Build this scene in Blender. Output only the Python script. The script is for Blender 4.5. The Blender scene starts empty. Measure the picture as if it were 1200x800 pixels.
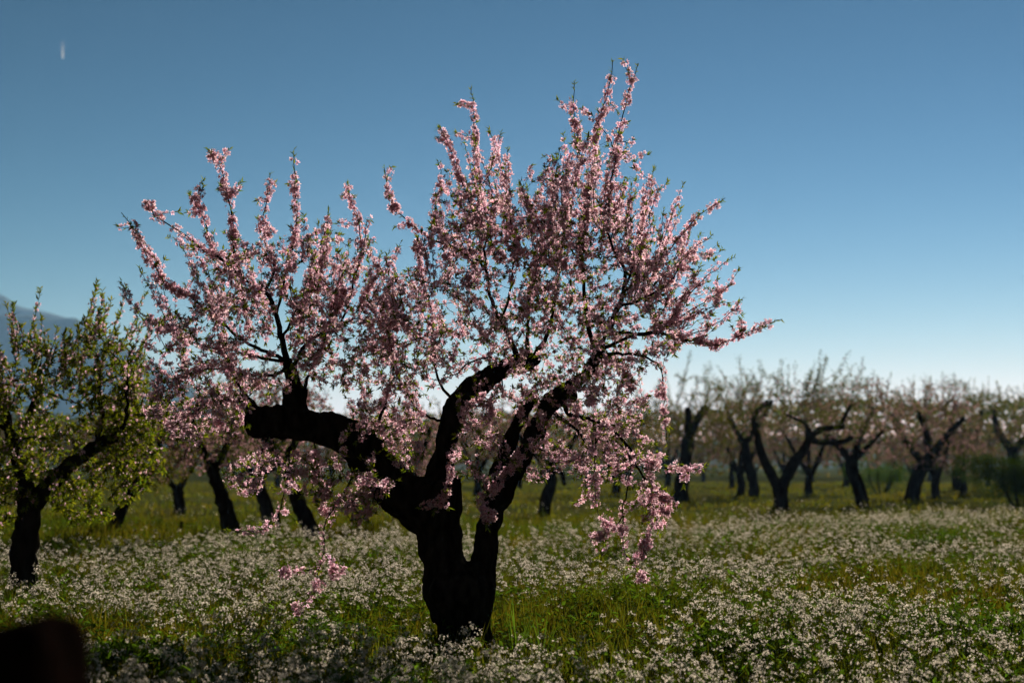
import bpy, math, random
import numpy as np
from mathutils import Vector, noise as mnoise

R = math.radians
rng = np.random.default_rng(7)
random.seed(7)
S = bpy.context.scene
COL = S.collection

# ------------------------------------------------------------------ camera, sky, sun, exposure
CAM_H = 1.25
FPX = 1667.0                      # focal length in photo pixels (50 mm on 36 mm, 1200 px wide)
PITCH = math.atan(145 / FPX)      # horizon lies at y = 545 of 800
D0 = 9.26                         # distance of the big tree
cam = bpy.data.cameras.new('camera')
cam.lens = 50.0; cam.sensor_width = 36.0
cam.clip_start = 0.05; cam.clip_end = 60000
cam.dof.use_dof = True
cam.dof.focus_distance = 9.3
cam.dof.aperture_fstop = 1.9
camo = bpy.data.objects.new('camera', cam); COL.objects.link(camo)
camo.location = (0, 0, CAM_H)
camo.rotation_euler = (math.pi / 2 + PITCH, 0, 0)
S.camera = camo

SUN_AZ = R(20)                    # to the right of the view direction (+Y)
SUN_EL = R(23)
world = bpy.data.worlds.new('World'); S.world = world
world.use_nodes = True
wn = world.node_tree
for n in list(wn.nodes): wn.nodes.remove(n)
wo = wn.nodes.new('ShaderNodeOutputWorld'); wb = wn.nodes.new('ShaderNodeBackground')
sky = wn.nodes.new('ShaderNodeTexSky'); sky.sky_type = 'NISHITA'; sky.sun_disc = False
sky.sun_elevation = SUN_EL; sky.sun_rotation = SUN_AZ
sky.altitude = 300; sky.air_density = 1.0; sky.dust_density = 0.0; sky.ozone_density = 3.0
wb.inputs['Strength'].default_value = 0.07
# one even colour grade of the whole sky (the photograph's contrast): scale and gamma per channel
SKY_SCALE = (0.240, 0.205, 0.166); SKY_GAMMA = (2.95, 2.2, 2.4)
wsep = wn.nodes.new('ShaderNodeSeparateColor'); wcmb = wn.nodes.new('ShaderNodeCombineColor')
wn.links.new(sky.outputs[0], wsep.inputs[0])
wpow = []
for ch in range(3):
    mk = wn.nodes.new('ShaderNodeMath'); mk.operation = 'MULTIPLY'; mk.inputs[1].default_value = SKY_SCALE[ch]
    mp_ = wn.nodes.new('ShaderNodeMath'); mp_.operation = 'POWER'; mp_.inputs[1].default_value = SKY_GAMMA[ch]
    wn.links.new(wsep.outputs[ch], mk.inputs[0]); wn.links.new(mk.outputs[0], mp_.inputs[0]); wn.links.new(mp_.outputs[0], wcmb.inputs[ch]); wpow.append((mk, mp_))
wn.links.new(wcmb.outputs[0], wb.inputs[0]); wn.links.new(wb.outputs[0], wo.inputs[0])

sl = bpy.data.lights.new('sun', 'SUN'); sl.energy = 5.0; sl.angle = R(0.5); sl.color = (1.0, 0.93, 0.82)
so = bpy.data.objects.new('sun', sl); COL.objects.link(so)
sdir = Vector((math.sin(SUN_AZ) * math.cos(SUN_EL), math.cos(SUN_AZ) * math.cos(SUN_EL), math.sin(SUN_EL)))
so.rotation_euler = sdir.to_track_quat('Z', 'Y').to_euler()
so.location = (20, 30, 25)

S.view_settings.view_transform = 'Standard'; S.view_settings.look = 'None'
S.view_settings.gamma = 1; S.view_settings.use_curve_mapping = False
S.view_settings.exposure = 1.1
S.render.engine = 'CYCLES'
S.cycles.use_denoising = True
S.cycles.max_bounces = 6; S.cycles.transparent_max_bounces = 8
S.cycles.transmission_bounces = 4; S.cycles.diffuse_bounces = 3; S.cycles.volume_bounces = 0

# ------------------------------------------------------------------ helpers
cp, sp = math.cos(PITCH), math.sin(PITCH)
def at(px, py, Y):
    """photo pixel + distance -> a point of the place"""
    a, b = px - 600.0, 400.0 - py
    ry = cp * FPX - sp * b
    k = Y / ry
    return np.array([a * k, Y, CAM_H + (sp * FPX + cp * b) * k])
def topx(P):
    P = np.atleast_2d(P)
    y, z = P[:, 1], P[:, 2] - CAM_H
    f = cp * y + sp * z; u = -sp * y + cp * z
    return np.stack([600 + P[:, 0] / f * FPX, 400 - u / f * FPX], 1)
def hgt(x, y):
    x = np.asarray(x, float); y = np.asarray(y, float)
    fade = np.clip((np.hypot(x, y) - 1) / 3, 0, 1)
    h = 0.05 * np.sin(x * 1.1 + 0.6 * y) + 0.05 * np.sin(0.7 * y - 0.5 * x + 1) + 0.03 * np.sin(2.3 * x - 1.7 * y)
    return h * fade * np.clip(60 / (np.hypot(x, y) + 1), 0, 1)

def mesh_np(name, V, F, col=None, mats=None, fmat=None, smooth=False):
    """F: one (m,k) array or a list of such"""
    me = bpy.data.meshes.new(name)
    Fs = F if isinstance(F, list) else [F]
    Fs = [np.asarray(f, np.int32) for f in Fs if len(f)]
    V = np.asarray(V, np.float32)
    me.vertices.add(len(V)); me.vertices.foreach_set('co', V.ravel())
    nl = sum(f.size for f in Fs); npoly = sum(len(f) for f in Fs)
    me.loops.add(nl); me.polygons.add(npoly)
    me.loops.foreach_set('vertex_index', np.concatenate([f.ravel() for f in Fs]))
    tot = np.concatenate([np.full(len(f), f.shape[1], np.int32) for f in Fs])
    st = np.concatenate([[0], np.cumsum(tot)[:-1]]).astype(np.int32)
    me.polygons.foreach_set('loop_start', st)
    if fmat is not None: me.polygons.foreach_set('material_index', np.asarray(fmat, np.int32))
    me.polygons.foreach_set('use_smooth', np.full(npoly, smooth))
    if col is not None:
        at_ = me.color_attributes.new('Col', 'FLOAT_COLOR', 'POINT')
        c = np.ones((len(V), 4), np.float32); c[:, :3] = col
        at_.data.foreach_set('color', c.ravel())
    for m in (mats or []): me.materials.append(m)
    me.update(calc_edges=True)
    return me
def obj(name, me, parent=None, loc=None):
    o = bpy.data.objects.new(name, me); COL.objects.link(o)
    if parent: o.parent = parent
    if loc is not None: o.location = [float(v) for v in loc]
    return o
def tag(o, label, cat=None, group=None, kind=None):
    if label: o['label'] = label
    if cat: o['category'] = cat
    if group: o['group'] = group
    if kind: o['kind'] = kind
    return o
def thing(name, label, cat, loc=(0, 0, 0), group=None):
    o = bpy.data.objects.new(name, None); COL.objects.link(o)
    o.location = [float(v) for v in loc]; o.empty_display_size = 0.2
    return tag(o, label, cat, group)

# ------------------------------------------------------------------ materials
def new_mat(name):
    m = bpy.data.materials.new(name); m.use_nodes = True
    nt = m.node_tree
    for n in list(nt.nodes): nt.nodes.remove(n)
    return m, nt, nt.nodes, nt.links
def foliage_mat(name, trans=0.5, tint=(1, 1, 1), tsat=1.0, gloss=0.0, sss=1.0):
    m, nt, N, L = new_mat(name)
    out = N.new('ShaderNodeOutputMaterial'); ca = N.new('ShaderNodeVertexColor'); ca.layer_name = 'Col'
    df = N.new('ShaderNodeBsdfDiffuse'); tr = N.new('ShaderNodeBsdfTranslucent'); mx = N.new('ShaderNodeMixShader')
    mul = N.new('ShaderNodeMix'); mul.data_type = 'RGBA'; mul.blend_type = 'MULTIPLY'; mul.inputs[0].default_value = 1
    mul.inputs[7].default_value = (*tint, 1)
    L.new(ca.outputs[0], df.inputs[0]); L.new(ca.outputs[0], mul.inputs[6]); L.new(mul.outputs[2], tr.inputs[0])
    mx.inputs[0].default_value = trans
    L.new(df.outputs[0], mx.inputs[1]); L.new(tr.outputs[0], mx.inputs[2])
    last = mx
    if gloss > 0:
        gl = N.new('ShaderNodeBsdfGlossy'); gl.inputs['Roughness'].default_value = 0.45
        m2 = N.new('ShaderNodeMixShader'); m2.inputs[0].default_value = gloss
        L.new(mx.outputs[0], m2.inputs[1]); L.new(gl.outputs[0], m2.inputs[2]); last = m2
    L.new(last.outputs[0], out.inputs[0])
    return m
M_petal = foliage_mat('blossom_petal', 0.66, (1.04, 0.95, 0.94))
M_leaf = foliage_mat('leaf', 0.55, (1.45, 1.3, 0.4))
M_grass = foliage_mat('grass_blade', 0.55, (1.3, 1.2, 0.35))
M_white = foliage_mat('white_petal', 0.55, (1, 0.97, 0.92))

def bark_mat(name, c0, c1, scale):
    m, nt, N, L = new_mat(name)
    out = N.new('ShaderNodeOutputMaterial'); b = N.new('ShaderNodeBsdfDiffuse'); b.inputs['Roughness'].default_value = 0.8
    tc = N.new('ShaderNodeTexCoord'); mp = N.new('ShaderNodeMapping'); mp.inputs['Scale'].default_value = (scale, scale, scale * 0.35)
    nz = N.new('ShaderNodeTexNoise'); nz.inputs['Scale'].default_value = 1; nz.inputs['Detail'].default_value = 6
    rp = N.new('ShaderNodeValToRGB'); rp.color_ramp.elements[0].color = (*c0, 1); rp.color_ramp.elements[1].color = (*c1, 1)
    rp.color_ramp.elements[0].position = 0.35; rp.color_ramp.elements[1].position = 0.7
    bp = N.new('ShaderNodeBump'); bp.inputs['Strength'].default_value = 0.8; bp.inputs['Distance'].default_value = 0.02
    L.new(tc.outputs['Object'], mp.inputs[0]); L.new(mp.outputs[0], nz.inputs[0]); L.new(nz.outputs[0], rp.inputs[0])
    L.new(rp.outputs[0], b.inputs['Color']); L.new(nz.outputs[0], bp.inputs['Height']); L.new(bp.outputs[0], b.inputs['Normal'])
    L.new(b.outputs[0], out.inputs[0])
    return m
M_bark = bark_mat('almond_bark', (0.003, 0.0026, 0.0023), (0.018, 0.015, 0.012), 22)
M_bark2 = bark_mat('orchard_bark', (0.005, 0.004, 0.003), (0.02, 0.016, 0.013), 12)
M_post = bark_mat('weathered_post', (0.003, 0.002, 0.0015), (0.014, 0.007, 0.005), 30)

def ground_mat():
    m, nt, N, L = new_mat('field_ground')
    out = N.new('ShaderNodeOutputMaterial'); b = N.new('ShaderNodeBsdfDiffuse')
    tc = N.new('ShaderNodeTexCoord')
    n1 = N.new('ShaderNodeTexNoise'); n1.inputs['Scale'].default_value = 0.35; n1.inputs['Detail'].default_value = 5
    n2 = N.new('ShaderNodeTexNoise'); n2.inputs['Scale'].default_value = 9; n2.inputs['Detail'].default_value = 5
    r1 = N.new('ShaderNodeValToRGB'); e = r1.color_ramp.elements
    e[0].position = 0.32; e[0].color = (0.035, 0.040, 0.010, 1); e[1].position = 0.68; e[1].color = (0.085, 0.070, 0.020, 1)
    x = r1.color_ramp.elements.new(0.5); x.color = (0.05, 0.058, 0.012, 1)
    mx = N.new('ShaderNodeMix'); mx.data_type = 'RGBA'; mx.blend_type = 'MULTIPLY'; mx.inputs[0].default_value = 0.8
    r2 = N.new('ShaderNodeValToRGB'); r2.color_ramp.elements[0].position = 0.3; r2.color_ramp.elements[0].color = (0.35, 0.35, 0.35, 1)
    r2.color_ramp.elements[1].position = 0.7
    bp = N.new('ShaderNodeBump'); bp.inputs['Strength'].default_value = 1; bp.inputs['Distance'].default_value = 0.08
    L.new(tc.outputs['Object'], n1.inputs[0]); L.new(tc.outputs['Object'], n2.inputs[0])
    L.new(n1.outputs[0], r1.inputs[0]); L.new(n2.outputs[0], r2.inputs[0])
    L.new(r1.outputs[0], mx.inputs[6]); L.new(r2.outputs[0], mx.inputs[7]); L.new(mx.outputs[2], b.inputs['Color'])
    L.new(n2.outputs[0], bp.inputs['Height']); L.new(bp.outputs[0], b.inputs['Normal']); L.new(b.outputs[0], out.inputs[0])
    return m
def hill_mat(name, c0, c1, sc):
    m, nt, N, L = new_mat(name)
    out = N.new('ShaderNodeOutputMaterial'); b = N.new('ShaderNodeBsdfDiffuse')
    tc = N.new('ShaderNodeTexCoord'); n1 = N.new('ShaderNodeTexNoise'); n1.inputs['Scale'].default_value = sc; n1.inputs['Detail'].default_value = 8
    r1 = N.new('ShaderNodeValToRGB'); e = r1.color_ramp.elements; e[0].position = 0.35; e[0].color = (*c0, 1); e[1].position = 0.65; e[1].color = (*c1, 1)
    L.new(tc.outputs['Object'], n1.inputs[0]); L.new(n1.outputs[0], r1.inputs[0]); L.new(r1.outputs[0], b.inputs[0]); L.new(b.outputs[0], out.inputs[0])
    return m

# ------------------------------------------------------------------ terrain
def make_ground():
    g = np.concatenate([np.linspace(0, 12, 49), np.geomspace(12.6, 7000, 40)])
    xs = np.concatenate([-g[::-1], g[1:]])
    ys = np.concatenate([-np.geomspace(400, 2, 12), np.linspace(0, 40, 130), np.geomspace(41, 7200, 40)])
    X, Y = np.meshgrid(xs, ys)
    Z = hgt(X, Y)
    V = np.stack([X, Y, Z], -1).reshape(-1, 3)
    nx, ny = len(xs), len(ys)
    i = (np.arange(ny - 1)[:, None] * nx + np.arange(nx - 1)[None]).ravel()
    F = np.stack([i, i + 1, i + nx + 1, i + nx], 1)
    tag(obj('ground', mesh_np('ground', V, F, mats=[ground_mat()], smooth=True)), None, kind='structure')
make_ground()

def ridge(name, prof, Y0, Y1, mat, rough, seed):
    """a range of hills whose skyline has the given (photo x, photo y) profile at distance Y0"""
    px = np.array([p[0] for p in prof], float); py = np.array([p[1] for p in prof], float)
    n, m = 260, 26
    u = np.linspace(px[0], px[-1], n); top = np.interp(u, px, py)
    V = []
    for j in range(m):
        t = j / (m - 1)
        Y = Y0 - (Y0 - Y1) * t
        for i in range(n):
            P = at(u[i], top[i], Y0)
            x, h = P[0], P[2]
            nz = mnoise.fractal(Vector((x * rough, Y * rough, seed)), 0.9, 2.1, 6)
            prof_h = (1 - t) ** 1.25
            z = h * prof_h * (1 + 0.30 * nz * (t * 3 if t < 0.33 else 1)) + h * 0.035 * nz * (1 - t)
            V.append((x, Y, z - 4 * t))
    for i in range(n):                    # back slope down to the plain
        V.append((V[i][0], Y0 + (Y0 - Y1) * 0.9, -4))
    F = []
    for j in range(m - 1):
        for i in range(n - 1):
            a = j * n + i
            F.append((a, a + n, a + n + 1, a + 1))
    b = m * n
    F += [(b + i, i, i + 1, b + i + 1) for i in range(n - 1)]
    return tag(obj(name, mesh_np(name, V, np.array(F), mats=[mat], smooth=True)), None, kind='structure')
M_hill = hill_mat('mountain_scrub', (0.02, 0.03, 0.02), (0.05, 0.05, 0.035), 0.004)
ridge('mountain', [(-1500, 400), (-900, 372), (-400, 360), (-120, 388), (0, 371), (45, 371), (66, 373), (88, 370), (108, 384), (150, 412), (195, 436), (240, 462), (300, 495), (380, 525), (470, 545)], 2000, 1650, M_hill, 0.008, 1.0)
ridge('mountain', [(-1600, 380), (-700, 362), (-250, 352), (-60, 340), (0, 346), (25, 362), (60, 369), (100, 377), (150, 410), (230, 455), (320, 520), (420, 545)], 2450, 2080, M_hill, 0.006, 5.0)
ridge('low_hill', [(-900, 522), (-300, 528), (200, 530), (500, 526), (760, 520), (900, 512), (1100, 514), (1400, 520), (2000, 526)], 900, 640, hill_mat('far_scrub', (0.03, 0.035, 0.02), (0.07, 0.065, 0.035), 0.03), 0.02, 3.0)

# ------------------------------------------------------------------ geometry kit for plants
def crom(P, n):
    """Catmull-Rom resample of an (k,d) polyline to n points"""
    P = np.asarray(P, float)
    if len(P) == 2:
        t = np.linspace(0, 1, n)[:, None]; return P[0] * (1 - t) + P[1] * t
    Q = np.vstack([2 * P[0] - P[1], P, 2 * P[-1] - P[-2]])
    s = np.linspace(0, len(P) - 1 - 1e-6, n); i = s.astype(int); f = (s - i)[:, None]
    a, b, c, d = Q[i], Q[i + 1], Q[i + 2], Q[i + 3]
    return 0.5 * (2 * b + (c - a) * f + (2 * a - 5 * b + 4 * c - d) * f ** 2 + (3 * b - a - 3 * c + d) * f ** 3)
def tube(P, r, k=5, cap=True):
    P = np.asarray(P, float); n = len(P); r = np.broadcast_to(r, (n,))
    T = np.gradient(P, axis=0); T /= np.linalg.norm(T, axis=1)[:, None] + 1e-9
    ref = np.array([0.13, 0.97, 0.21]) if abs(T[0][1]) < 0.8 else np.array([0.9, 0.1, 0.3])
    A = np.cross(T, ref); A /= np.linalg.norm(A, axis=1)[:, None] + 1e-9
    B = np.cross(T, A)
    th = np.arange(k) * 2 * math.pi / k
    V = P[:, None] + r[:, None, None] * (np.cos(th)[None, :, None] * A[:, None] + np.sin(th)[None, :, None] * B[:, None])
    V = V.reshape(-1, 3)
    a = (np.arange(n - 1)[:, None] * k + np.arange(k)[None]); b = (np.arange(n - 1)[:, None] * k + (np.arange(k)[None] + 1) % k)
    F = np.stack([a, b, b + k, a + k], -1).reshape(-1, 4)
    if cap:
        V = np.vstack([V, P[0], P[-1]])
        c0, c1 = n * k, n * k + 1
        j = np.arange(k); j2 = (j + 1) % k
        F = np.vstack([F, np.stack([np.full(k, c0), j2, j, j], 1)[:, [0, 1, 2, 2]], np.stack([np.full(k, c1), (n - 1) * k + j, (n - 1) * k + j2, (n - 1) * k + j2], 1)])
    return V, F
def split_tris(F):
    """degenerate quads (last two equal) -> triangles"""
    t = F[:, 2] == F[:, 3]
    return [F[~t], F[t][:, :3]]
class Bag:
    def __init__(s): s.V, s.F, s.n = [], [], 0
    def add(s, V, F):
        s.V.append(V); s.F.append(np.asarray(F) + s.n); s.n += len(V)
    def mesh(s, name, mat, smooth=True):
        return mesh_np(name, np.vstack(s.V), split_tris(np.vstack(s.F)), mats=[mat], smooth=smooth)
def frames(Nrm, spin=None):
    Nrm = np.asarray(Nrm, float); Nrm = Nrm / (np.linalg.norm(Nrm, axis=1)[:, None] + 1e-9)
    ref = np.where(np.abs(Nrm[:, 2:3]) < 0.9, np.array([[0, 0, 1.0]]), np.array([[1.0, 0, 0]]))
    A = np.cross(ref, Nrm); A /= np.linalg.norm(A, axis=1)[:, None] + 1e-9
    B = np.cross(Nrm, A)
    if spin is None: spin = rng.uniform(0, 2 * math.pi, len(Nrm))
    c, s = np.cos(spin)[:, None], np.sin(spin)[:, None]
    return np.stack([c * A + s * B, -s * A + c * B, Nrm], -1)      # columns x, y, z
def scatter(template, P, M, scl, tint):
    """copies of a template (V, F, col) at P with frames M and sizes scl -> V, F, col"""
    TV, TF, TC = template
    n = len(P); scl = np.asarray(scl)
    sv = TV[None] * (scl[:, None, None] if scl.ndim == 1 else scl[:, None, :])
    V = np.einsum('nij,nvj->nvi', M, sv) + P[:, None]
    F = TF[None] + (np.arange(n) * len(TV))[:, None, None]
    C = np.clip(TC[None] * tint[:, None], 0, 0.95)
    return V.reshape(-1, 3), F.reshape(-1, 3), C.reshape(-1, 3)

PK_EDGE = np.array([0.66, 0.495, 0.54]); PK_BASE = np.array([0.30, 0.07, 0.12]); CALYX = np.array([0.09, 0.015, 0.02])
def blossom_template(cup=0.35, full=True, var=0):
    V, F, C = [], [], []
    r = np.random.default_rng(var)
    for k in range(5):
        a = k * 2 * math.pi / 5 + r.uniform(-.12, .12); z = cup * r.uniform(0.7, 1.3); l = r.uniform(0.88, 1.08)
        ca, sa = math.cos(a), math.sin(a)
        b = len(V)
        pts = [(0.06, 0, 0), (0.62, -0.34, z * 0.42), (0.98, -0.13, z), (0.98, 0.13, z), (0.62, 0.34, z * 0.42)] if full else [(0.05, 0, 0), (0.62, -0.36, z * 0.5), (1.0, 0, z), (0.62, 0.36, z * 0.5)]
        for (x, y, zz) in pts: V.append((l * (ca * x - sa * y), l * (sa * x + ca * y), zz))
        C += [PK_BASE] + [PK_EDGE] * (len(pts) - 1)
        F += [(b, b + i, b + i + 1) for i in range(1, len(pts) - 1)]
    b = len(V)
    if full:
        for k in range(3):
            a = k * 2.0944; V.append((0.16 * math.cos(a), 0.16 * math.sin(a), 0.05))
        V.append((0, 0, -0.35)); V.append((0, 0, 0.32))
        C += [CALYX] * 4 + [np.array([0.6, 0.35, 0.12])]
        F += [(b, b + 3, b + 1), (b + 1, b + 3, b + 2), (b + 2, b + 4, b)]
    return np.array(V), np.array(F), np.array(C)
BLOSSOM = [blossom_template(c, True, i) for i, c in enumerate((0.25, 0.45, 0.75))]
BLOSSOM_FAR = [blossom_template(c, False, i) for i, c in enumerate((0.3, 0.7))]
BLOSSOM_FILL = BLOSSOM[:2] + [blossom_template(c, False, 5 + i) for i, c in enumerate((0.3, 0.55, 0.8))]
GREEN = np.array([0.07, 0.11, 0.018])
LEAF = (np.array([(0, 0, 0), (0.35, -0.13, 0.05), (0.35, 0.13, 0.05), (0.42, 0, 0.0), (0.75, -0.09, -0.04), (0.75, 0.09, -0.04), (1, 0, -0.13)], float),
        np.array([(0, 1, 3), (0, 3, 2), (1, 6, 3), (3, 6, 2)]), np.tile(GREEN, (7, 1)))
LEAF_FAR = (np.array([(0, 0, 0), (0.45, -0.16, 0.03), (1, 0, -0.1), (0.45, 0.16, 0.03)], float), np.array([(0, 1, 2), (0, 2, 3)]), np.tile(GREEN, (4, 1)))

def scatter_mixed(temps, P, Nn, scl, tint, spin=None):
    out = Bag(); cols = []
    idx = rng.integers(0, len(temps), len(P))
    for k, t in enumerate(temps):
        m = idx == k
        if not m.any(): continue
        V, F, C = scatter(t, P[m], frames(Nn[m]), scl[m], tint[m]); out.add(V, F); cols.append(C)
    return np.vstack(out.V), np.vstack(out.F), np.vstack(cols)

class Tree:
    """skeleton of branches, then twigs grown to target points, then blossoms and leaves along them"""
    def __init__(s, base, far=False, jit=0.035, fsize=0.0155, lsize=0.04):
        s.base = np.array(base, float); s.far = far; s.jit = jit; s.fsize = fsize; s.lsize = lsize
        s.nodes = np.zeros((0, 3)); s.dirs = np.zeros((0, 3))
        s.fP, s.fN, s.lP, s.lN = [], [], [], []
        s.twigs = Bag(); s.branches = []; s.thick = []
    def add_nodes(s, P):
        T = np.gradient(P, axis=0); T /= np.linalg.norm(T, axis=1)[:, None] + 1e-9
        s.nodes = np.vstack([s.nodes, P]); s.dirs = np.vstack([s.dirs, T])
    def dress(s, P, fl, lf, start=0.2, tipleaf=0.1, off=0.02, clump=1.0):
        """blossoms (fl per metre) and leaves (lf per metre) round a twig"""
        seg = np.linalg.norm(np.diff(P, axis=0), axis=1); L = seg.sum()
        if L < 1e-3: return
        cum = np.concatenate([[0], np.cumsum(seg)]) / L
        def put(t, n_off):
            pos = np.stack([np.interp(t, cum, P[:, i]) for i in range(3)], 1)
            T = np.stack([np.interp(np.clip(t + .02, 0, 1), cum, P[:, i]) for i in range(3)], 1) - np.stack([np.interp(np.clip(t - .02, 0, 1), cum, P[:, i]) for i in range(3)], 1)
            T /= np.linalg.norm(T, axis=1)[:, None] + 1e-9
            r = rng.normal(size=(len(t), 3)); r -= (r * T).sum(1)[:, None] * T; r /= np.linalg.norm(r, axis=1)[:, None] + 1e-9
            return pos, T, r
        n = rng.poisson(fl * L * (1 - start))
        if n:
            ph = rng.uniform(0, 50); t = rng.uniform(start, 1 - tipleaf * 0.7, n * 2)
            q = 0.5 + 0.5 * np.sin(ph + t * L * 31) * np.cos(2.1 * ph + t * L * 13)
            t = t[rng.uniform(0, 1, n * 2) < (q ** clump) * 0.9][:n]
            if len(t):
                pos, T, r = put(t, off)
                nn = r + 0.35 * T + rng.normal(0, 0.35, r.shape)
                s.fP.append(pos + r * (off * rng.uniform(0.35, 1.25, len(t)))[:, None]); s.fN.append(nn)
        n = rng.poisson(lf * L) 
        t = np.concatenate([rng.uniform(start * 0.5, 1, n), rng.uniform(1 - tipleaf, 1, (4 if s.far else 8) if tipleaf > 0 else 0)])
        if len(t):
            pos, T, r = put(t, 0)
            s.lP.append(pos + (rng.normal(0, s.jit, pos.shape) if s.far else 0)); s.lN.append(r * 0.75 + T * rng.uniform(0.5, 1.6, (len(t), 1)) + rng.normal(0, .2, r.shape))
    def grow(s, targets, fl, lf, r0=0.004, curve=0.25, up=0.0, start=0.25, tipleaf=0.1, clump=1.0, maxlen=0.8):
        T = np.asarray(targets)
        d = np.array([np.min(((s.nodes - t) ** 2).sum(1)) for t in T])
        for i in np.argsort(d):
            t = T[i]
            dd = np.sqrt(((s.nodes - t) ** 2).sum(1))
            below = np.clip(s.nodes[:, 2] - t[2], 0, 9) * (0.8 if up > 0 else 0.0)
            j = int(np.argmin(dd + below))
            p = s.nodes[j]; L = dd[j]
            if L < 0.04: continue
            dirp = s.dirs[j]
            v = (t - p) / L
            c = p + 0.45 * L * v + curve * L * (dirp * 0.5 + rng.normal(0, 0.45, 3)) + np.array([0, 0, -up * 0.35 * L])
            n = max(4, int(L / 0.06) + 2); u = np.linspace(0, 1, n)[:, None]
            P = (1 - u) ** 2 * p + 2 * u * (1 - u) * c + u ** 2 * t
            P[1:-1] += rng.normal(0, 0.006, P[1:-1].shape)
            k = 3 if (L < 0.6 or s.far) else 4
            rr = np.linspace(r0 * (0.6 + L), r0 * 0.3, n)
            V, F = tube(P, rr, k, cap=False); s.twigs.add(V - s.base, F)
            s.add_nodes(P[1:])
            s.dress(P, fl, lf, start, tipleaf, off=s.fsize * 1.15, clump=clump)
    def leafmesh(s, name, mat, tint):
        P = np.vstack(s.lP) - s.base; Nn = np.vstack(s.lN)
        # leaf template runs along +x : build frames whose x is the leaf direction
        X = Nn / (np.linalg.norm(Nn, axis=1)[:, None] + 1e-9); Z = rng.normal(size=X.shape) + np.array([0, 0, .6]); Z -= (Z * X).sum(1)[:, None] * X
        Z /= np.linalg.norm(Z, axis=1)[:, None] + 1e-9; Mx = np.stack([X, np.cross(Z, X), Z], -1)
        sc = s.lsize * rng.uniform(0.5, 1.15, len(P))
        V, F, C = scatter(LEAF_FAR if s.far else LEAF, P, Mx, sc, tint(len(P)))
        return mesh_np(name, V, F, C, [mat])
    def flowermesh(s, name, mat, tint):
        P = np.vstack(s.fP) - s.base; Nn = np.vstack(s.fN)
        V, F, C = scatter_mixed(BLOSSOM_FAR if s.far else BLOSSOM_FILL, P, Nn, s.fsize * rng.uniform(0.75, 1.15, len(P)), tint(len(P)))
        return mesh_np(name, V, F, C, [mat])
def pink_tint(a=0.16):
    return lambda n: np.clip(rng.normal(1, a, (n, 1)), 0.55, 1.3) * (1 + rng.normal(0, 0.05, (n, 3)))
def shaded_tint(n):  # far blossoms: backlit shade put into the petal colour, same species
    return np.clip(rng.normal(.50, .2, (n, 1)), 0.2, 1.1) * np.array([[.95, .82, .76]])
def green_tint(y=1.0):
    def f(n):
        t = rng.uniform(0, 1, (n, 1))
        return np.array([[0.85, 1, 0.9]]) * (1 - t) + t * np.array([[1.7 * y, 1.25, 0.8]]) * rng.uniform(0.8, 1.2, (n, 1))
    return f

def bark_mesh(name, tubes, base, voxel, mat, amp, seed=0):
    """tubes (P, r) fused into one skin of wood with burls and furrows"""
    b = Bag()
    for P, r in tubes:
        V, F = tube(P, r, 12); b.add(V - base, F)
    tmp = bpy.data.objects.new('tmp', mesh_np('tmp', np.vstack(b.V), split_tris(np.vstack(b.F)))); COL.objects.link(tmp)
    md = tmp.modifiers.new('m', 'REMESH'); md.mode = 'VOXEL'; md.voxel_size = voxel
    md2 = tmp.modifiers.new('s', 'SMOOTH'); md2.iterations = 4; md2.factor = 0.5
    dg = bpy.context.evaluated_depsgraph_get(); dg.update()
    me = bpy.data.meshes.new_from_object(tmp.evaluated_get(dg)); me.name = name
    bpy.data.objects.remove(tmp)
    n = len(me.vertices); co = np.empty(n * 3, np.float32); nr = np.empty(n * 3, np.float32)
    me.vertices.foreach_get('co', co); me.vertices.foreach_get('normal', nr)
    co = co.reshape(-1, 3); nr = nr.reshape(-1, 3)
    d = np.empty(n)
    for i in range(n):
        x, y, z = co[i]
        d[i] = (mnoise.noise((x * 8 + seed, y * 8, z * 6)) * 1.1 + mnoise.noise((x * 26, y * 26 + seed, z * 9)) * 0.55 + abs(mnoise.noise((x * 45, y * 45, z * 16))) * 0.5)
    co = co + nr * (d * amp)[:, None]
    me.vertices.foreach_set('co', co.astype(np.float32).ravel())
    me.polygons.foreach_set('use_smooth', np.ones(len(me.polygons), bool))
    me.materials.clear(); me.materials.append(mat); me.update()
    return me

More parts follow.
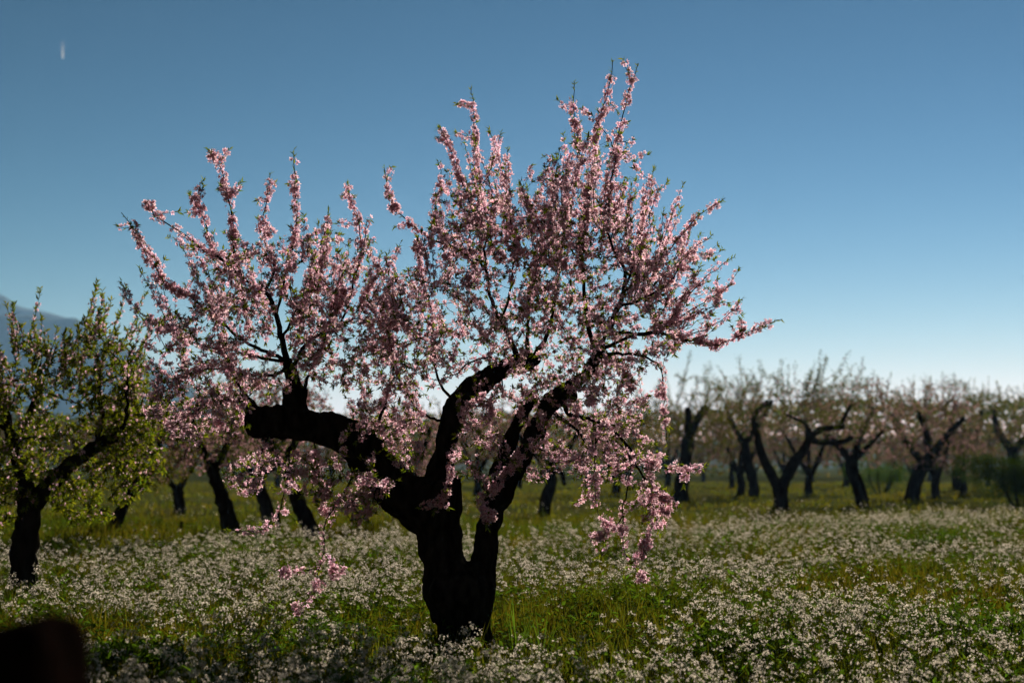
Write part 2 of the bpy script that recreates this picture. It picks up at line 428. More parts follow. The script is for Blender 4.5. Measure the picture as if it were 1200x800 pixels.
# ------------------------------------------------------------------ the big almond tree
PXM = D0 / FPX                     # metres per photo pixel at the tree
def traced(pts, dep):
    """photo polyline + distances from the tree's plane -> points"""
    n = len(pts); dep = np.interp(np.linspace(0, 1, n), np.linspace(0, 1, len(dep)), dep)
    return np.array([at(x, y, D0 + d) for (x, y), d in zip(pts, dep)])
def big_tree():
    g = at(540, 776, D0)
    base = np.array([g[0], D0, float(hgt(g[0], D0))])
    root = thing('almond_tree', 'large gnarled almond tree covered in pink blossom with a forked black trunk', 'tree', base)
    T = Tree(base)
    def foot(P): P[0][2] = base[2] - 0.12; return P
    wood = [   # the trunk, its two stems and the heavy pruned limbs: points, depths, radii in px
        ([(543, 790), (544, 755), (541, 718), (538, 690), (538, 674), (543, 658)], [0, 0, 0], [30, 27, 32, 41, 34, 18]),
        ([(528, 725), (522, 680), (516, 645), (514, 615), (511, 590), (506, 565)], [0, 0, -.02], [22, 25, 25, 26, 29, 33]),
        ([(553, 735), (561, 688), (568, 648), (573, 612), (579, 585), (591, 565)], [0, .05, .1], [20, 18, 13.5, 13.5, 13, 12]),
        ([(515, 600), (490, 590), (462, 572), (440, 548), (422, 524), (398, 508), (365, 499), (330, 495), (303, 497), (292, 498)], [0, -.1, -.25], [34, 30, 26, 24, 23, 21, 18, 18, 16, 12]),
        ([(345, 497), (344, 478), (343, 455), (341, 436), (337, 420)], [-.18, -.15, -.1], [13, 11, 9, 8, 5]),
        ([(318, 493), (312, 482), (305, 478)], [-.2, -.25], [11, 8, 5]),
        ([(356, 488), (353, 470), (357, 455)], [-.2, -.1], [8, 6, 4]),
        ([(510, 580), (516, 550), (521, 522), (528, 495), (543, 467), (563, 449), (584, 435), (606, 426), (629, 420)], [0, .05, .15, .3], [22, 15, 12, 14, 14, 13, 12, 11, 8]),
        ([(577, 590), (592, 568), (608, 548), (621, 522), (630, 498), (639, 478), (652, 464), (670, 459)], [.1, .05, -.1, -.2], [15, 12, 10, 9, 9.5, 10, 10, 8]),
        ([(578, 575), (588, 545), (600, 510), (613, 484), (630, 468)], [.15, .25, .1, -.05], [12, 10, 8, 7, 7]),
        ([(660, 460), (684, 442), (697, 423), (707, 397), (720, 372)], [-.15, -.05, .05], [8, 6.5, 5.5, 5, 4]),
        ([(437, 545), (428, 520), (438, 505)], [-.1, -.2], [10, 8, 5]),
    ]
    tubes = []
    for pts, dep, rad in wood:
        P = traced(pts, dep); n = max(10, len(pts) * 4)
        Pr = crom(np.hstack([P, np.array(rad)[:, None] * PXM]), n)
        tubes.append((Pr[:, :3], Pr[:, 3])); T.add_nodes(Pr[:, :3][n // 4:])
    T.nodes = T.nodes[T.nodes[:, 2] > 1.15]; T.dirs = T.dirs[-len(T.nodes):] if len(T.dirs) != len(T.nodes) else T.dirs
    T.dirs = np.gradient(T.nodes, axis=0); T.dirs /= np.linalg.norm(T.dirs, axis=1)[:, None] + 1e-9
    # root flare
    for k in range(6):
        a = k * 1.05 + .3; c = np.array([base[0] + .04, D0, base[2]])
        o = np.array([math.cos(a), math.sin(a), 0])
        P = np.array([c + o * .06 + [0, 0, .22], c + o * .12 + [0, 0, .06], c + o * .21 + [0, 0, -.08]])
        tubes.append((crom(P, 8), np.linspace(.09, .05, 8)))
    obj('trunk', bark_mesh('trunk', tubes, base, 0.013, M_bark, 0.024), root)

    def depth_of(px, py):
        q = topx(T.nodes); j = int(np.argmin((q[:, 0] - px) ** 2 + (q[:, 1] - py) ** 2 + ((T.nodes[:, 1] - D0) * 25) ** 2))
        return T.nodes[j][1] - D0
    # traced branches: points, depth change to the tip, radii px, blossoms per metre
    br = [
        ([(340, 440), (333, 410), (327, 380), (318, 352), (308, 340), (293, 331), (277, 320), (263, 307), (240, 293), (213, 273), (183, 253), (171, 237)], -.25, 4.5, .7, 75, .5),
        ([(275, 318), (274, 307), (273, 283), (273, 260), (267, 233), (262, 207), (253, 187), (242, 174)], .1, 1.8, .5, 130, .15),
        ([(263, 307), (250, 296), (243, 273), (241, 260), (231, 243), (221, 224)], -.15, 1.6, .5, 110, .2),
        ([(334, 424), (310, 411), (283, 398), (257, 377), (230, 353), (207, 340), (187, 323), (173, 300), (159, 273), (142, 249)], -.5, 2.6, .5, 110, .35),
        ([(311, 343), (322, 317), (315, 300), (308, 267), (313, 233), (317, 203)], .2, 2, .5, 100, .15),
        ([(324, 370), (333, 330), (343, 290), (347, 250), (345, 210), (344, 176)], .3, 1.8, .5, 110, .15),
        ([(330, 395), (345, 367), (363, 337), (380, 310), (383, 283), (384, 251)], .1, 2, .5, 110, .2),
        ([(339, 432), (357, 405), (373, 393), (400, 380), (420, 373), (437, 383), (448, 402)], .35, 3, .7, 60, .3),
        ([(398, 381), (410, 350), (417, 317), (423, 290), (420, 260), (413, 240), (408, 221)], .2, 1.6, .5, 110, .2),
        ([(417, 317), (426, 290), (429, 262), (434, 258)], .1, 1, .4, 60, .2),
        ([(420, 373), (426, 350), (429, 321)], .1, 1, .4, 110, .2),
        ([(336, 425), (310, 420), (280, 412), (240, 405), (215, 396), (193, 381), (163, 367)], .4, 2.4, .5, 130, .25),
        ([(337, 432), (318, 440), (290, 438), (255, 432), (220, 438), (190, 455), (172, 478)], -.5, 2.4, .5, 120, .3),
        ([(303, 484), (280, 470), (250, 470), (215, 490), (190, 505)], -.4, 2.4, .5, 120, .3),
        ([(300, 480), (275, 445), (262, 400), (258, 350)], .5, 2.2, .5, 120, .3),
        ([(357, 456), (366, 430), (380, 400), (396, 360), (402, 320)], -.4, 2.2, .5, 120, .3),
        ([(585, 433), (575, 418), (550, 425), (530, 440), (505, 445), (480, 430)], -.3, 2, .5, 60, .3),
        ([(531, 488), (510, 492), (490, 480), (470, 450), (455, 410), (447, 370), (450, 340)], .2, 2.2, .5, 110, .3),
        ([(533, 470), (513, 445), (508, 400), (505, 360), (493, 320), (488, 280)], .4, 2.2, .5, 110, .3),
        ([(440, 506), (452, 470), (462, 430), (458, 395), (470, 350)], -.3, 2.2, .5, 130, .25),
        ([(606, 424), (597, 393), (583, 370), (573, 340), (570, 318), (567, 290), (565, 263), (563, 237), (562, 210), (558, 177), (555, 137), (552, 102)], .15, 4, .5, 110, .45),
        ([(570, 318), (557, 303), (533, 293), (500, 277), (480, 260), (462, 243), (455, 220), (450, 196)], -.25, 2, .5, 95, .15),
        ([(564, 283), (557, 257), (547, 230), (537, 200), (527, 173), (515, 147)], -.1, 1.5, .5, 125, .1),
        ([(563, 215), (570, 210), (577, 193), (587, 156)], .1, 1, .4, 70, .2),
        ([(533, 293), (512, 265), (510, 237), (517, 217), (513, 188)], .1, 1.4, .5, 110, .1),
        ([(590, 380), (598, 340), (603, 290), (597, 257), (593, 219)], -.3, 2, .5, 100, .3),
        ([(618, 421), (618, 385), (619, 350), (627, 330), (633, 277), (623, 250), (616, 222)], -.4, 3, .5, 110, .3),
        ([(567, 290), (577, 257), (579, 231)], .15, 1.2, .4, 90, .15),
        ([(626, 421), (642, 390), (650, 350), (655, 310), (662, 275), (663, 250), (667, 223), (680, 193), (677, 170), (673, 137), (673, 96)], .3, 3.2, .5, 115, .35),
        ([(697, 423), (689, 380), (684, 330), (683, 283), (690, 243), (693, 210), (697, 177), (702, 143), (712, 110), (718, 71)], .2, 3.2, .5, 125, .35),
        ([(720, 373), (730, 347), (733, 320), (725, 303), (718, 288), (710, 257), (713, 227), (722, 183), (728, 143), (740, 100), (748, 74)], -.2, 3.6, .5, 95, .35),
        ([(722, 183), (713, 160), (700, 145), (692, 133)], .1, .8, .4, 60, .3),
        ([(725, 165), (738, 168), (742, 163)], 0, .7, .4, 40, .5),
        ([(730, 340), (747, 300), (753, 267), (755, 237), (762, 206)], .3, 2, .5, 125, .15),
        ([(753, 270), (765, 240), (772, 222)], .1, 1, .4, 80, .2),
        ([(715, 285), (723, 250), (728, 219)], -.1, 1, .4, 100, .1),
        ([(733, 345), (760, 315), (789, 286), (817, 255), (850, 232)], -.1, 2, .5, 105, .1),
        ([(728, 365), (760, 347), (786, 329), (797, 309), (812, 292), (836, 274)], -.3, 2, .5, 70, .15),
        ([(738, 400), (765, 390), (789, 370), (803, 355), (817, 335), (835, 318), (861, 301)], .3, 2, .5, 45, .25),
        ([(745, 396), (774, 384), (803, 367), (832, 350), (860, 332)], .1, 1.6, .5, 90, .1),
        ([(765, 388), (783, 381), (809, 373), (847, 354)], -.2, 1.2, .4, 90, .1),
        ([(774, 390), (797, 396), (829, 384), (852, 370), (871, 349)], .05, 1.2, .4, 70, .15),
        ([(703, 412), (722, 402), (747, 392), (774, 391), (797, 398), (817, 399), (838, 404), (861, 396), (889, 384), (917, 374)], -.25, 2.6, .5, 75, .3),
        ([(872, 392), (869, 380), (868, 374)], 0, .6, .4, 120, .1),
        ([(700, 420), (722, 414), (747, 417), (770, 425), (777, 443), (778, 480), (782, 520)], -.2, 2.6, .5, 50, .4),
        ([(657, 470), (668, 485), (687, 490), (717, 503), (733, 520), (739, 545), (735, 575), (729, 605), (731, 644), (738, 658), (757, 680)], -.35, 3.2, .5, 40, .4),
        ([(645, 478), (660, 492), (677, 503), (690, 525), (705, 510), (715, 530), (712, 560)], .1, 3, .6, 40, .3),
        ([(737, 535), (755, 560), (765, 590), (762, 625), (750, 650)], -.1, 1.6, .4, 110, .25),
        ([(730, 515), (748, 535), (775, 548), (805, 550), (830, 545)], .1, 1.4, .4, 110, .2),
        ([(750, 555), (775, 580), (797, 592)], -.1, 1, .4, 140, .2),
        ([(690, 500), (698, 520), (697, 560), (700, 600), (712, 615)], -.2, 1.2, .4, 50, .5),
        ([(697, 560), (690, 580), (672, 590)], .1, .8, .3, 70, .4),
        ([(729, 605), (718, 620), (698, 629)], -.1, .8, .3, 90, .3),
        ([(620, 515), (640, 530), (665, 535), (690, 545)], -.2, 1.3, .4, 110, .3),
        ([(420, 530), (412, 560), (398, 585), (382, 612), (380, 645), (373, 668), (371, 690), (349, 713)], -.4, 1.6, .4, 35, .3),
        ([(380, 645), (392, 660), (393, 672)], 0, .7, .3, 120, .3),
        ([(374, 665), (355, 668), (330, 671)], -.05, .7, .3, 80, .4),
        ([(400, 582), (420, 596), (440, 600)], -.1, 1, .3, 140, .1),
        ([(430, 545), (432, 575), (425, 600), (418, 615)], -.3, 1.2, .3, 130, .2),
        ([(345, 508), (338, 540), (333, 580), (318, 615), (290, 622), (262, 620)], -.3, 1.4, .4, 45, .3),
        ([(320, 505), (305, 540), (300, 570)], -.2, 1.2, .4, 60, .3),
        ([(365, 512), (372, 545), (365, 575)], -.2, 1.2, .4, 80, .3),
        ([(521, 520), (528, 540), (524, 575), (512, 590)], -.35, 1.2, .4, 140, .2),
        ([(600, 555), (580, 575), (565, 590), (575, 604)], -.35, 1.2, .4, 130, .3),
        ([(625, 510), (608, 535), (590, 560), (570, 580)], -.3, 1.2, .4, 120, .2),
        ([(590, 435), (592, 462), (612, 470), (618, 455)], -.25, 1.2, .4, 110, .3),
        ([(560, 452), (572, 470), (575, 490), (555, 500)], -.25, 1.2, .4, 110, .4),
    ]
    for pts, dd, r0, r1, fl, st in br:
        z0 = depth_of(*pts[0])
        P = traced(pts, [z0, z0 + dd * 0.6, z0 + dd])
        j = int(np.argmin(((T.nodes - P[0]) ** 2).sum(1)))
        if np.linalg.norm(T.nodes[j] - P[0]) < 0.2: P[0] = T.nodes[j]
        n = max(8, len(pts) * 4)
        P = crom(P, n); P[1:-1] += rng.normal(0, 0.004, P[1:-1].shape)
        rr = np.geomspace(r0, r1 * 0.8, n) * PXM
        V, F = tube(P, rr, 7 if r0 > 2 else 5)
        b = Bag(); b.add(V - base, F)
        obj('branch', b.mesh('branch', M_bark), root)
        T.add_nodes(P[1:])
        T.dress(P, fl * 2.1, 18, st, 0.08, off=0.023, clump=.8)
        # short flowering spurs along the branch
        L = np.linalg.norm(np.diff(P, axis=0), axis=1).sum()
        for q in range(int(L * (8 if fl > 60 else 4))):
            i = int(rng.uniform(st * .8, .93) * n); i = min(i, n - 2)
            v = P[i + 1] - P[i]; v /= np.linalg.norm(v)
            w = v * .7 + rng.normal(0, .55, 3); w /= np.linalg.norm(w)
            l = rng.uniform(.04, .17)
            Q = np.array([P[i], P[i] + w * l * .5 + rng.normal(0, .006, 3), P[i] + w * l])
            V, F = tube(Q, [.0025, .002, .001], 3, cap=False); T.twigs.add(V - base, F)
            T.dress(Q, fl * 1.5, 26, .1, .25, off=0.02, clump=.5)
    # crown volume: targets inside ellipses of the crown's outline, spread in depth
    fill = [  # cx, cy, rx, ry, depth centre, depth spread, number
        (300, 395, 95, 70, -.2, .55, 150), (225, 420, 62, 60, -.25, .5, 75), (235, 480, 70, 40, -.3, .5, 70), (385, 395, 50, 60, 0, .5, 75), (330, 330, 95, 50, 0, .45, 70),
        (455, 440, 55, 75, 0, .5, 150), (480, 380, 45, 60, .1, .5, 60), (450, 520, 50, 50, -.2, .4, 70),
        (600, 310, 85, 80, .1, .6, 190), (560, 270, 60, 50, .1, .4, 60), (690, 320, 75, 90, .1, .6, 230), (650, 395, 95, 55, .1, .6, 190), (745, 390, 55, 55, .1, .5, 80),
        (770, 320, 35, 50, .1, .4, 30), (690, 470, 75, 40, -.1, .5, 130), (690, 520, 70, 45, -.1, .45, 62), (750, 555, 38, 42, -.2, .3, 26), (762, 600, 22, 32, -.25, .2, 16),
        (575, 480, 45, 40, -.1, .35, 40), (560, 530, 35, 35, -.3, .2, 26), (530, 400, 40, 40, .2, .4, 40), (330, 555, 70, 30, -.3, .4, 50), (410, 570, 45, 40, -.35, .25, 50), (640, 540, 40, 25, -.2, .3, 25),
    ]
    tg = []
    for cx, cy, rx, ry, dc, ds, n in fill:
        n = int(n * 1.6)
        a = rng.uniform(0, 2 * math.pi, n); q = np.sqrt(rng.uniform(0, 1, n))
        for x, y, z in zip(cx + rx * q * np.cos(a), cy + ry * q * np.sin(a), rng.normal(dc, ds, n)):
            tg.append(at(x, y, D0 + float(np.clip(z, -1.1, 1.2))))
    T.grow(tg, 116, 20, r0=0.0038, start=.2, clump=1.1)
    # upright young shoots
    sh = []
    for cx, rx, y0, y1, n in ((300, 110, 265, 360, 50), (400, 40, 280, 380, 20), (475, 45, 290, 380, 26), (590, 80, 190, 300, 60), (705, 75, 165, 290, 70), (800, 50, 275, 370, 34)):
        for k in range(n): sh.append(at(cx + rng.uniform(-rx, rx), rng.uniform(y0, y1), D0 + rng.normal(.05, .45)))
    T.grow(sh, 105, 24, r0=0.0032, up=.3, start=.1, clump=1.2, curve=.12)
    # straight young spikes fanning up and out from the upper crown
    q = topx(T.nodes)
    for fx, fy, x0, x1, y0, y1, n in ((335, 520, 170, 430, 300, 390, 46), (560, 520, 440, 560, 290, 400, 26), (650, 520, 560, 740, 215, 330, 66), (680, 500, 735, 820, 290, 400, 34)):
        c = np.where((q[:, 0] > x0) & (q[:, 0] < x1) & (q[:, 1] > y0) & (q[:, 1] < y1))[0]
        f = at(fx, fy, D0)
        for j in rng.choice(c, n):
            p = T.nodes[j]; v = p - f; v /= np.linalg.norm(v); v = v + np.array([0, 0, .35]) + rng.normal(0, .10, 3); v /= np.linalg.norm(v)
            l = rng.uniform(.22, .52); m = 9; u = np.linspace(0, 1, m)[:, None]
            P = p + u * v * l + (u ** 2) * rng.normal(0, .025, 3)
            V, F = tube(P, np.linspace(.0032, .0012, m), 3, cap=False); T.twigs.add(V - base, F)
            T.dress(P, 120, 26, .05, .14, off=.017, clump=.8)
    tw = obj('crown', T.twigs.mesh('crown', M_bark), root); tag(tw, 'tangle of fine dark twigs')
    # pompom clusters of blossom
    pp = [(172, 243), (231, 245), (245, 186), (277, 277), (187, 322), (197, 335), (311, 265), (325, 272), (341, 314), (301, 345), (455, 377), (466, 243), (402, 353), (390, 360), (266, 432), (300, 450), (282, 440),
          (258, 500), (345, 400), (360, 425), (425, 435), (445, 470), (437, 410), (620, 240), (627, 262), (585, 300), (545, 330), (700, 560), (758, 635), (752, 652), (755, 675), (766, 590), (782, 600), (716, 612),
          (697, 627), (735, 620), (579, 602), (372, 690), (349, 714), (392, 670), (335, 672), (382, 578), (375, 600), (700, 443), (770, 458), (745, 450), (690, 470), (560, 470), (818, 402), (838, 404), (797, 398), (730, 433), (525, 300), (500, 290)]
    for (x, y) in pp:
        q = topx(T.nodes); j = int(np.argmin((q[:, 0] - x) ** 2 + (q[:, 1] - y) ** 2 + ((T.nodes[:, 1] - D0 + .3) * 6) ** 2))
        c = T.nodes[j] if (q[j, 0] - x) ** 2 + (q[j, 1] - y) ** 2 < 200 else None
        if c is None: continue
        n = int(rng.uniform(24, 36)); d = rng.normal(size=(n, 3)); d /= np.linalg.norm(d, axis=1)[:, None]
        rad = rng.uniform(.018, .040, n)
        V, F, C = scatter_mixed(BLOSSOM, c - base + d * rad[:, None], d + rng.normal(0, .25, d.shape), np.full(n, .0185) * rng.uniform(.85, 1.1, n), pink_tint(.1)(n))
        obj('blossom_cluster', mesh_np('blossom_cluster', V, F, C, [M_petal]), tw)
    tag(obj('blossoms', T.flowermesh('blossoms', M_petal, pink_tint()), tw), 'pink almond blossoms along the twigs', kind='stuff')
    tag(obj('leaves', T.leafmesh('leaves', M_leaf, green_tint()), tw), 'narrow young green leaves', kind='stuff')
    print('big tree flowers', sum(len(p) for p in T.fP), 'leaves', sum(len(p) for p in T.lP))
big_tree()

# ------------------------------------------------------------------ the orchard behind
def orchard_tree(label, bx, by, limbs, crown, nT, fl, lf, seed, group='almond trees of the orchard behind the big tree', Y=None, fsize=.022, lsize=.055, pink=.2, yel=1.0, shoots=12, shoot_h=.6, sfl=.4, slf=1.3, up=.25, far=True, tall=1.0, ptint=None, name='almond_tree'):
    """bx, by: photo pixel of the trunk's foot; limbs: traced photo polylines with end radii in px; crown: list of (cx, cy, rx, ry) photo ellipses"""
    global rng
    rng = np.random.default_rng(seed)
    if Y is None: Y = FPX * CAM_H / (by - 545)
    k = Y / FPX
    g = at(bx, by, Y)
    base = np.array([g[0], Y, float(hgt(g[0], Y))])
    root = thing(name, label, 'tree', base, group)
    T = Tree(base, far=True, jit=.035 if far else .004, fsize=fsize, lsize=lsize)
    tubes = []
    for i, (pts, r0, r1) in enumerate(limbs):
        dd = 0 if i == 0 else rng.normal(0, .5) * (1 if i % 2 else -1)
        P = []
        for q, (x, y) in enumerate(pts): P.append(at(x, y, Y + dd * q / (len(pts) - 1)))
        P = np.array(P)
        if i == 0: P[0][2] = base[2] - .1
        n = len(pts) * 4; Pr = crom(P, n); Pr[1:] += rng.normal(0, .008, Pr[1:].shape)
        rr = np.geomspace(r0, r1, n) * k * (1 + rng.normal(0, .05, n))
        if i == 0: rr[:3] *= [1.35, 1.15, 1.05]
        tubes.append((Pr, rr)); T.add_nodes(Pr[n // 2 if i == 0 else 1:])
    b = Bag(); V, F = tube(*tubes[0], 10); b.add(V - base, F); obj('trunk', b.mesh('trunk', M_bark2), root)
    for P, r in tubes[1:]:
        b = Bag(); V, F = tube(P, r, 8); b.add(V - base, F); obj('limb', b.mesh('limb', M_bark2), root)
    tg = []; ar = np.array([c[2] * c[3] for c in crown], float); ar /= ar.sum()
    # a few stout branches first
    for q in range(16):
        c = crown[rng.choice(len(crown), p=ar)]; a = rng.uniform(0, 6.28); w = .75 * math.sqrt(rng.uniform(.1, 1))
        tg.append(at(c[0] + c[2] * w * math.cos(a), c[1] + c[3] * w * math.sin(a), Y + rng.normal(0, .5) * c[2] * k))
    T.grow(tg, fl * .5, lf * .5, r0=.011, start=.3, tipleaf=0, curve=.25)
    tg = []
    for q in range(nT):
        c = crown[rng.choice(len(crown), p=ar)]; a = rng.uniform(0, 6.28); w = math.sqrt(rng.uniform(0, 1)); dz = rng.uniform(-1, 1)
        w *= math.sqrt(1 - .6 * dz * dz)
        tg.append(at(c[0] + c[2] * w * math.cos(a), c[1] + c[3] * w * math.sin(a), Y + dz * .9 * c[2] * k))
    T.grow(tg, fl, lf, r0=.009 if far else .0045, start=.1, tipleaf=.15, clump=.6)
    hi = T.nodes[T.nodes[:, 2] > np.quantile(T.nodes[:, 2], .62)]
    for q in range(shoots):
        p = hi[rng.integers(len(hi))]; h = (.25 + .75 * rng.uniform() ** 1.6) * shoot_h
        out = (p - base) * np.array([1, 1, 0]); out = out / (np.linalg.norm(out) + .3)
        n = 7; u = np.linspace(0, 1, n)[:, None]
        P = p + u * (np.array([0, 0, h]) + out * h * .4 + rng.normal(0, .16, 3) * h) + np.vstack([np.zeros((1, 3)), np.cumsum(rng.normal(0, .012, (n - 1, 3)), 0)])
        V, F = tube(P, np.linspace(.0055, .002, n), 3, cap=False); T.twigs.add(V - base, F)
        T.dress(P, fl * sfl, lf * slf, .1, .2, off=fsize * 1.15)
    cr = obj('crown', T.twigs.mesh('crown', M_bark2), root)
    if T.fP: tag(obj('blossoms', T.flowermesh('blossoms', M_petal, ptint or pink_tint(pink)), cr), None, kind='stuff')
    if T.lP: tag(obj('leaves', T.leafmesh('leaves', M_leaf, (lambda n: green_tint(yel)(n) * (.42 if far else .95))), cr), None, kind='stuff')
    return root

orchard_tree('leafy almond tree with a thick slanting limb and few pink flowers, below the mountain', 30, 703,
    [([(30, 703), (28, 650), (33, 605), (32, 570)], 17, 13), ([(32, 600), (55, 572), (78, 548), (110, 525), (146, 507)], 12, 7), ([(32, 575), (18, 530), (5, 480), (-5, 440)], 10, 4),
     ([(142, 508), (150, 480), (148, 460), (152, 440)], 3, 1), ([(110, 526), (120, 490), (117, 460), (115, 432)], 3.2, 2), ([(15, 520), (40, 470), (45, 430)], 6, 2.5), ([(10, 500), (-30, 470), (-50, 420)], 7, 3)],
    [(120, 430, 55, 60), (30, 450, 50, 60), (60, 540, 70, 60), (150, 540, 45, 60), (0, 590, 50, 40), (-60, 460, 50, 70), (100, 590, 45, 30), (20, 520, 50, 60), (130, 480, 50, 40), (165, 500, 40, 50)], 1750, 19, 150, 21, group=None, Y=13.2, fsize=.0165, lsize=.054, yel=1.15, shoots=170, shoot_h=.5, sfl=2.4, slf=.75, far=False)

G = 'almond trees of the orchard behind the big tree'
pink_far = [
    ('almond tree with a leaning trunk behind the leafy tree, low yellow leaves', 128, 632, [([(128, 632), (138, 606), (153, 578), (166, 560)], 8, 6), ([(160, 570), (180, 545), (190, 510)], 5, 3), ([(155, 575), (135, 540), (120, 510)], 5, 2.5)], [(165, 515, 70, 55)], 190, 12, 42, 1.5),
    ('slim far almond trunk forking low into a wide Y', 209, 601, [([(210, 601), (210, 585), (207, 572)], 7, 6), ([(207, 575), (197, 562), (188, 545)], 4, 2.5), ([(208, 575), (218, 558), (228, 545)], 4.5, 3)], [(205, 520, 50, 32)], 90, 40, 12, 1),
    ('almond tree with a curved trunk bulging at its foot, left of the thin stake', 270, 636, [([(272, 637), (268, 612), (262, 588), (253, 562), (247, 542)], 12, 6.5), ([(250, 552), (235, 520), (225, 490)], 5, 3), ([(252, 550), (270, 515), (280, 490)], 5, 3)], [(250, 500, 60, 50)], 130, 40, 12, 1),
    ('almond tree with a short thick trunk right next to the thin stake', 316, 614, [([(317, 614), (312, 594), (304, 572), (300, 555)], 9, 7), ([(302, 565), (285, 535), (275, 510)], 5, 3), ([(303, 562), (325, 535), (335, 510)], 5, 3)], [(305, 510, 60, 45)], 130, 44, 8, 1),
    ('almond tree with a long trunk leaning left below the heavy pruned limb', 372, 641, [([(374, 641), (362, 615), (349, 590), (341, 563), (326, 532), (309, 512)], 11, 6), ([(330, 540), (350, 510), (360, 470)], 5, 3), ([(312, 515), (290, 480), (285, 450)], 5, 3)], [(320, 480, 65, 50)], 130, 38, 10, 1),
    ('almond tree half hidden behind the left side of the big trunk', 471, 622, [([(471, 622), (468, 600), (474, 575), (470, 555)], 10, 7), ([(471, 560), (440, 530), (425, 500)], 5, 3), ([(471, 560), (495, 530), (505, 500)], 5, 3)], [(460, 520, 75, 40)], 130, 36, 12, 1),
    ('almond tree with a bent trunk and one drooping side limb, seen past the right stem', 637, 604, [([(636, 604), (640, 585), (646, 565), (644, 545)], 8, 6), ([(644, 550), (657, 553), (662, 568)], 4, 2.5), ([(644, 548), (615, 520), (600, 495)], 5, 2.5), ([(644, 546), (670, 520), (685, 490)], 5, 2.5)], [(640, 505, 80, 40)], 120, 30, 16, 1),
    ('greenish almond tree with a tall V of pruned stubs', 797, 588, [([(797, 588), (799, 565), (803, 540), (807, 512)], 9, 7), ([(806, 518), (807, 495), (806, 478)], 5.5, 3.5), ([(807, 512), (817, 492), (828, 477)], 5.5, 4)], [(810, 480, 55, 45), (830, 510, 40, 40), (760, 500, 40, 40)], 150, 10, 40, 1.3),
    ('almond tree with a plain upright trunk just left of the wide fork', 882, 584, [([(884, 585), (883, 568), (877, 545), (872, 515)], 6.5, 5), ([(874, 525), (860, 500), (850, 475)], 4, 2.5), ([(873, 520), (890, 495), (905, 470)], 4, 2)], [(865, 485, 50, 40)], 130, 26, 22, 1),
    ('almond tree forking low into two wide spreading limbs', 916, 598, [([(916, 598), (915, 582), (914, 570)], 9, 9), ([(914, 574), (905, 558), (893, 533), (887, 508), (884, 488), (900, 470)], 7, 3), ([(915, 572), (928, 548), (943, 525), (952, 509), (968, 502), (990, 500)], 7.5, 3), ([(948, 514), (962, 518), (985, 518), (1000, 512)], 4, 3), ([(950, 508), (943, 496), (922, 485)], 2.5, 1.5), ([(985, 500), (993, 482), (1000, 470)], 3, 1.5)], [(895, 470, 45, 32), (980, 475, 48, 38), (940, 465, 30, 25)], 210, 18, 24, 1),
    ('almond tree with a trunk bent to the left, right of the wide fork', 1010, 592, [([(1012, 592), (1006, 570), (998, 548), (1000, 530)], 8, 7), ([(1000, 545), (985, 525), (970, 510)], 5, 3), ([(1001, 535), (1010, 505), (1025, 480)], 5, 2.5), ([(1000, 540), (1020, 520), (1035, 505)], 3.5, 2)], [(1010, 480, 55, 42), (1030, 510, 40, 25)], 200, 34, 14, 1),
    ('almond tree with a thick trunk leaning right under dense shade-dulled blossom', 1068, 586, [([(1068, 586), (1073, 565), (1083, 545), (1097, 528)], 9, 7), ([(1093, 532), (1085, 505), (1075, 480)], 5, 2.5), ([(1095, 530), (1110, 510), (1130, 490)], 5, 3), ([(1085, 545), (1060, 515), (1045, 485)], 5, 3)], [(1085, 490, 65, 45), (1060, 530, 50, 20), (1115, 530, 40, 25)], 240, 40, 12, 1),
    ('almond tree with tall leafy top shoots beside the dense dark shrub', 1126, 574, [([(1126, 574), (1122, 555), (1128, 530)], 8, 6), ([(1127, 538), (1115, 505), (1120, 470)], 5, 2.5), ([(1128, 535), (1145, 510), (1150, 480)], 5, 2.5)], [(1130, 480, 48, 42), (1135, 530, 40, 25)], 170, 24, 24, 1),
    ('shadowy almond tree behind the dense dark shrub', 1192, 578, [([(1192, 578), (1190, 550), (1186, 525)], 8, 6), ([(1187, 530), (1170, 505), (1165, 480)], 5, 2.5), ([(1188, 530), (1210, 500), (1220, 470)], 5, 2.5)], [(1185, 490, 55, 40), (1230, 490, 40, 40)], 180, 10, 40, 1),
]
for i, (lab, bx, by, limbs, crown, nT, fl, lf, yl) in enumerate(pink_far):
    orchard_tree(lab, bx, by, limbs, [(c[0], c[1] + 3, c[2] * 1.15, c[3] * 1.12) for c in crown], int(nT * 2.6), fl * (1.05 if bx > 780 else 1.7), lf * 2.5, 100 + i, group=G, ptint=shaded_tint, lsize=.07, yel=yl, shoots=60 if bx > 780 else 16, shoot_h=.85 if bx > 780 else .5)
# rows farther back: a few trees built, the others copies of them
def copy_tree(src, x, Y, rz, sc, label, group):
    c = src.copy(); COL.objects.link(c)
    c.location = (x, Y, float(hgt(x, Y))); c.rotation_euler = (0, 0, rz); c.scale = (sc, sc, sc)
    c['label'] = label; c['group'] = group
    for ch in src.children:
        d = ch.copy(); COL.objects.link(d); d.parent = c
        for g in ch.children:
            e = g.copy(); COL.objects.link(e); e.parent = d
rows = {58: [165, 440, 560, 720, 860, 955, 1050, 1150, 1230], 82: [-20, 60, 110, 235, 330, 395, 520, 610, 690, 775, 845, 915, 990, 1085, 1175, 1240], 110: [20, 150, 280, 350, 440, 480, 560, 640, 740, 810, 880, 950, 1040, 1120, 1200]}
FARLAB = {58: 'small blossoming almond tree in the second row behind', 82: 'small pale almond tree in the third orchard row', 110: 'tiny pale almond tree in the farthest orchard row'}
protos = []
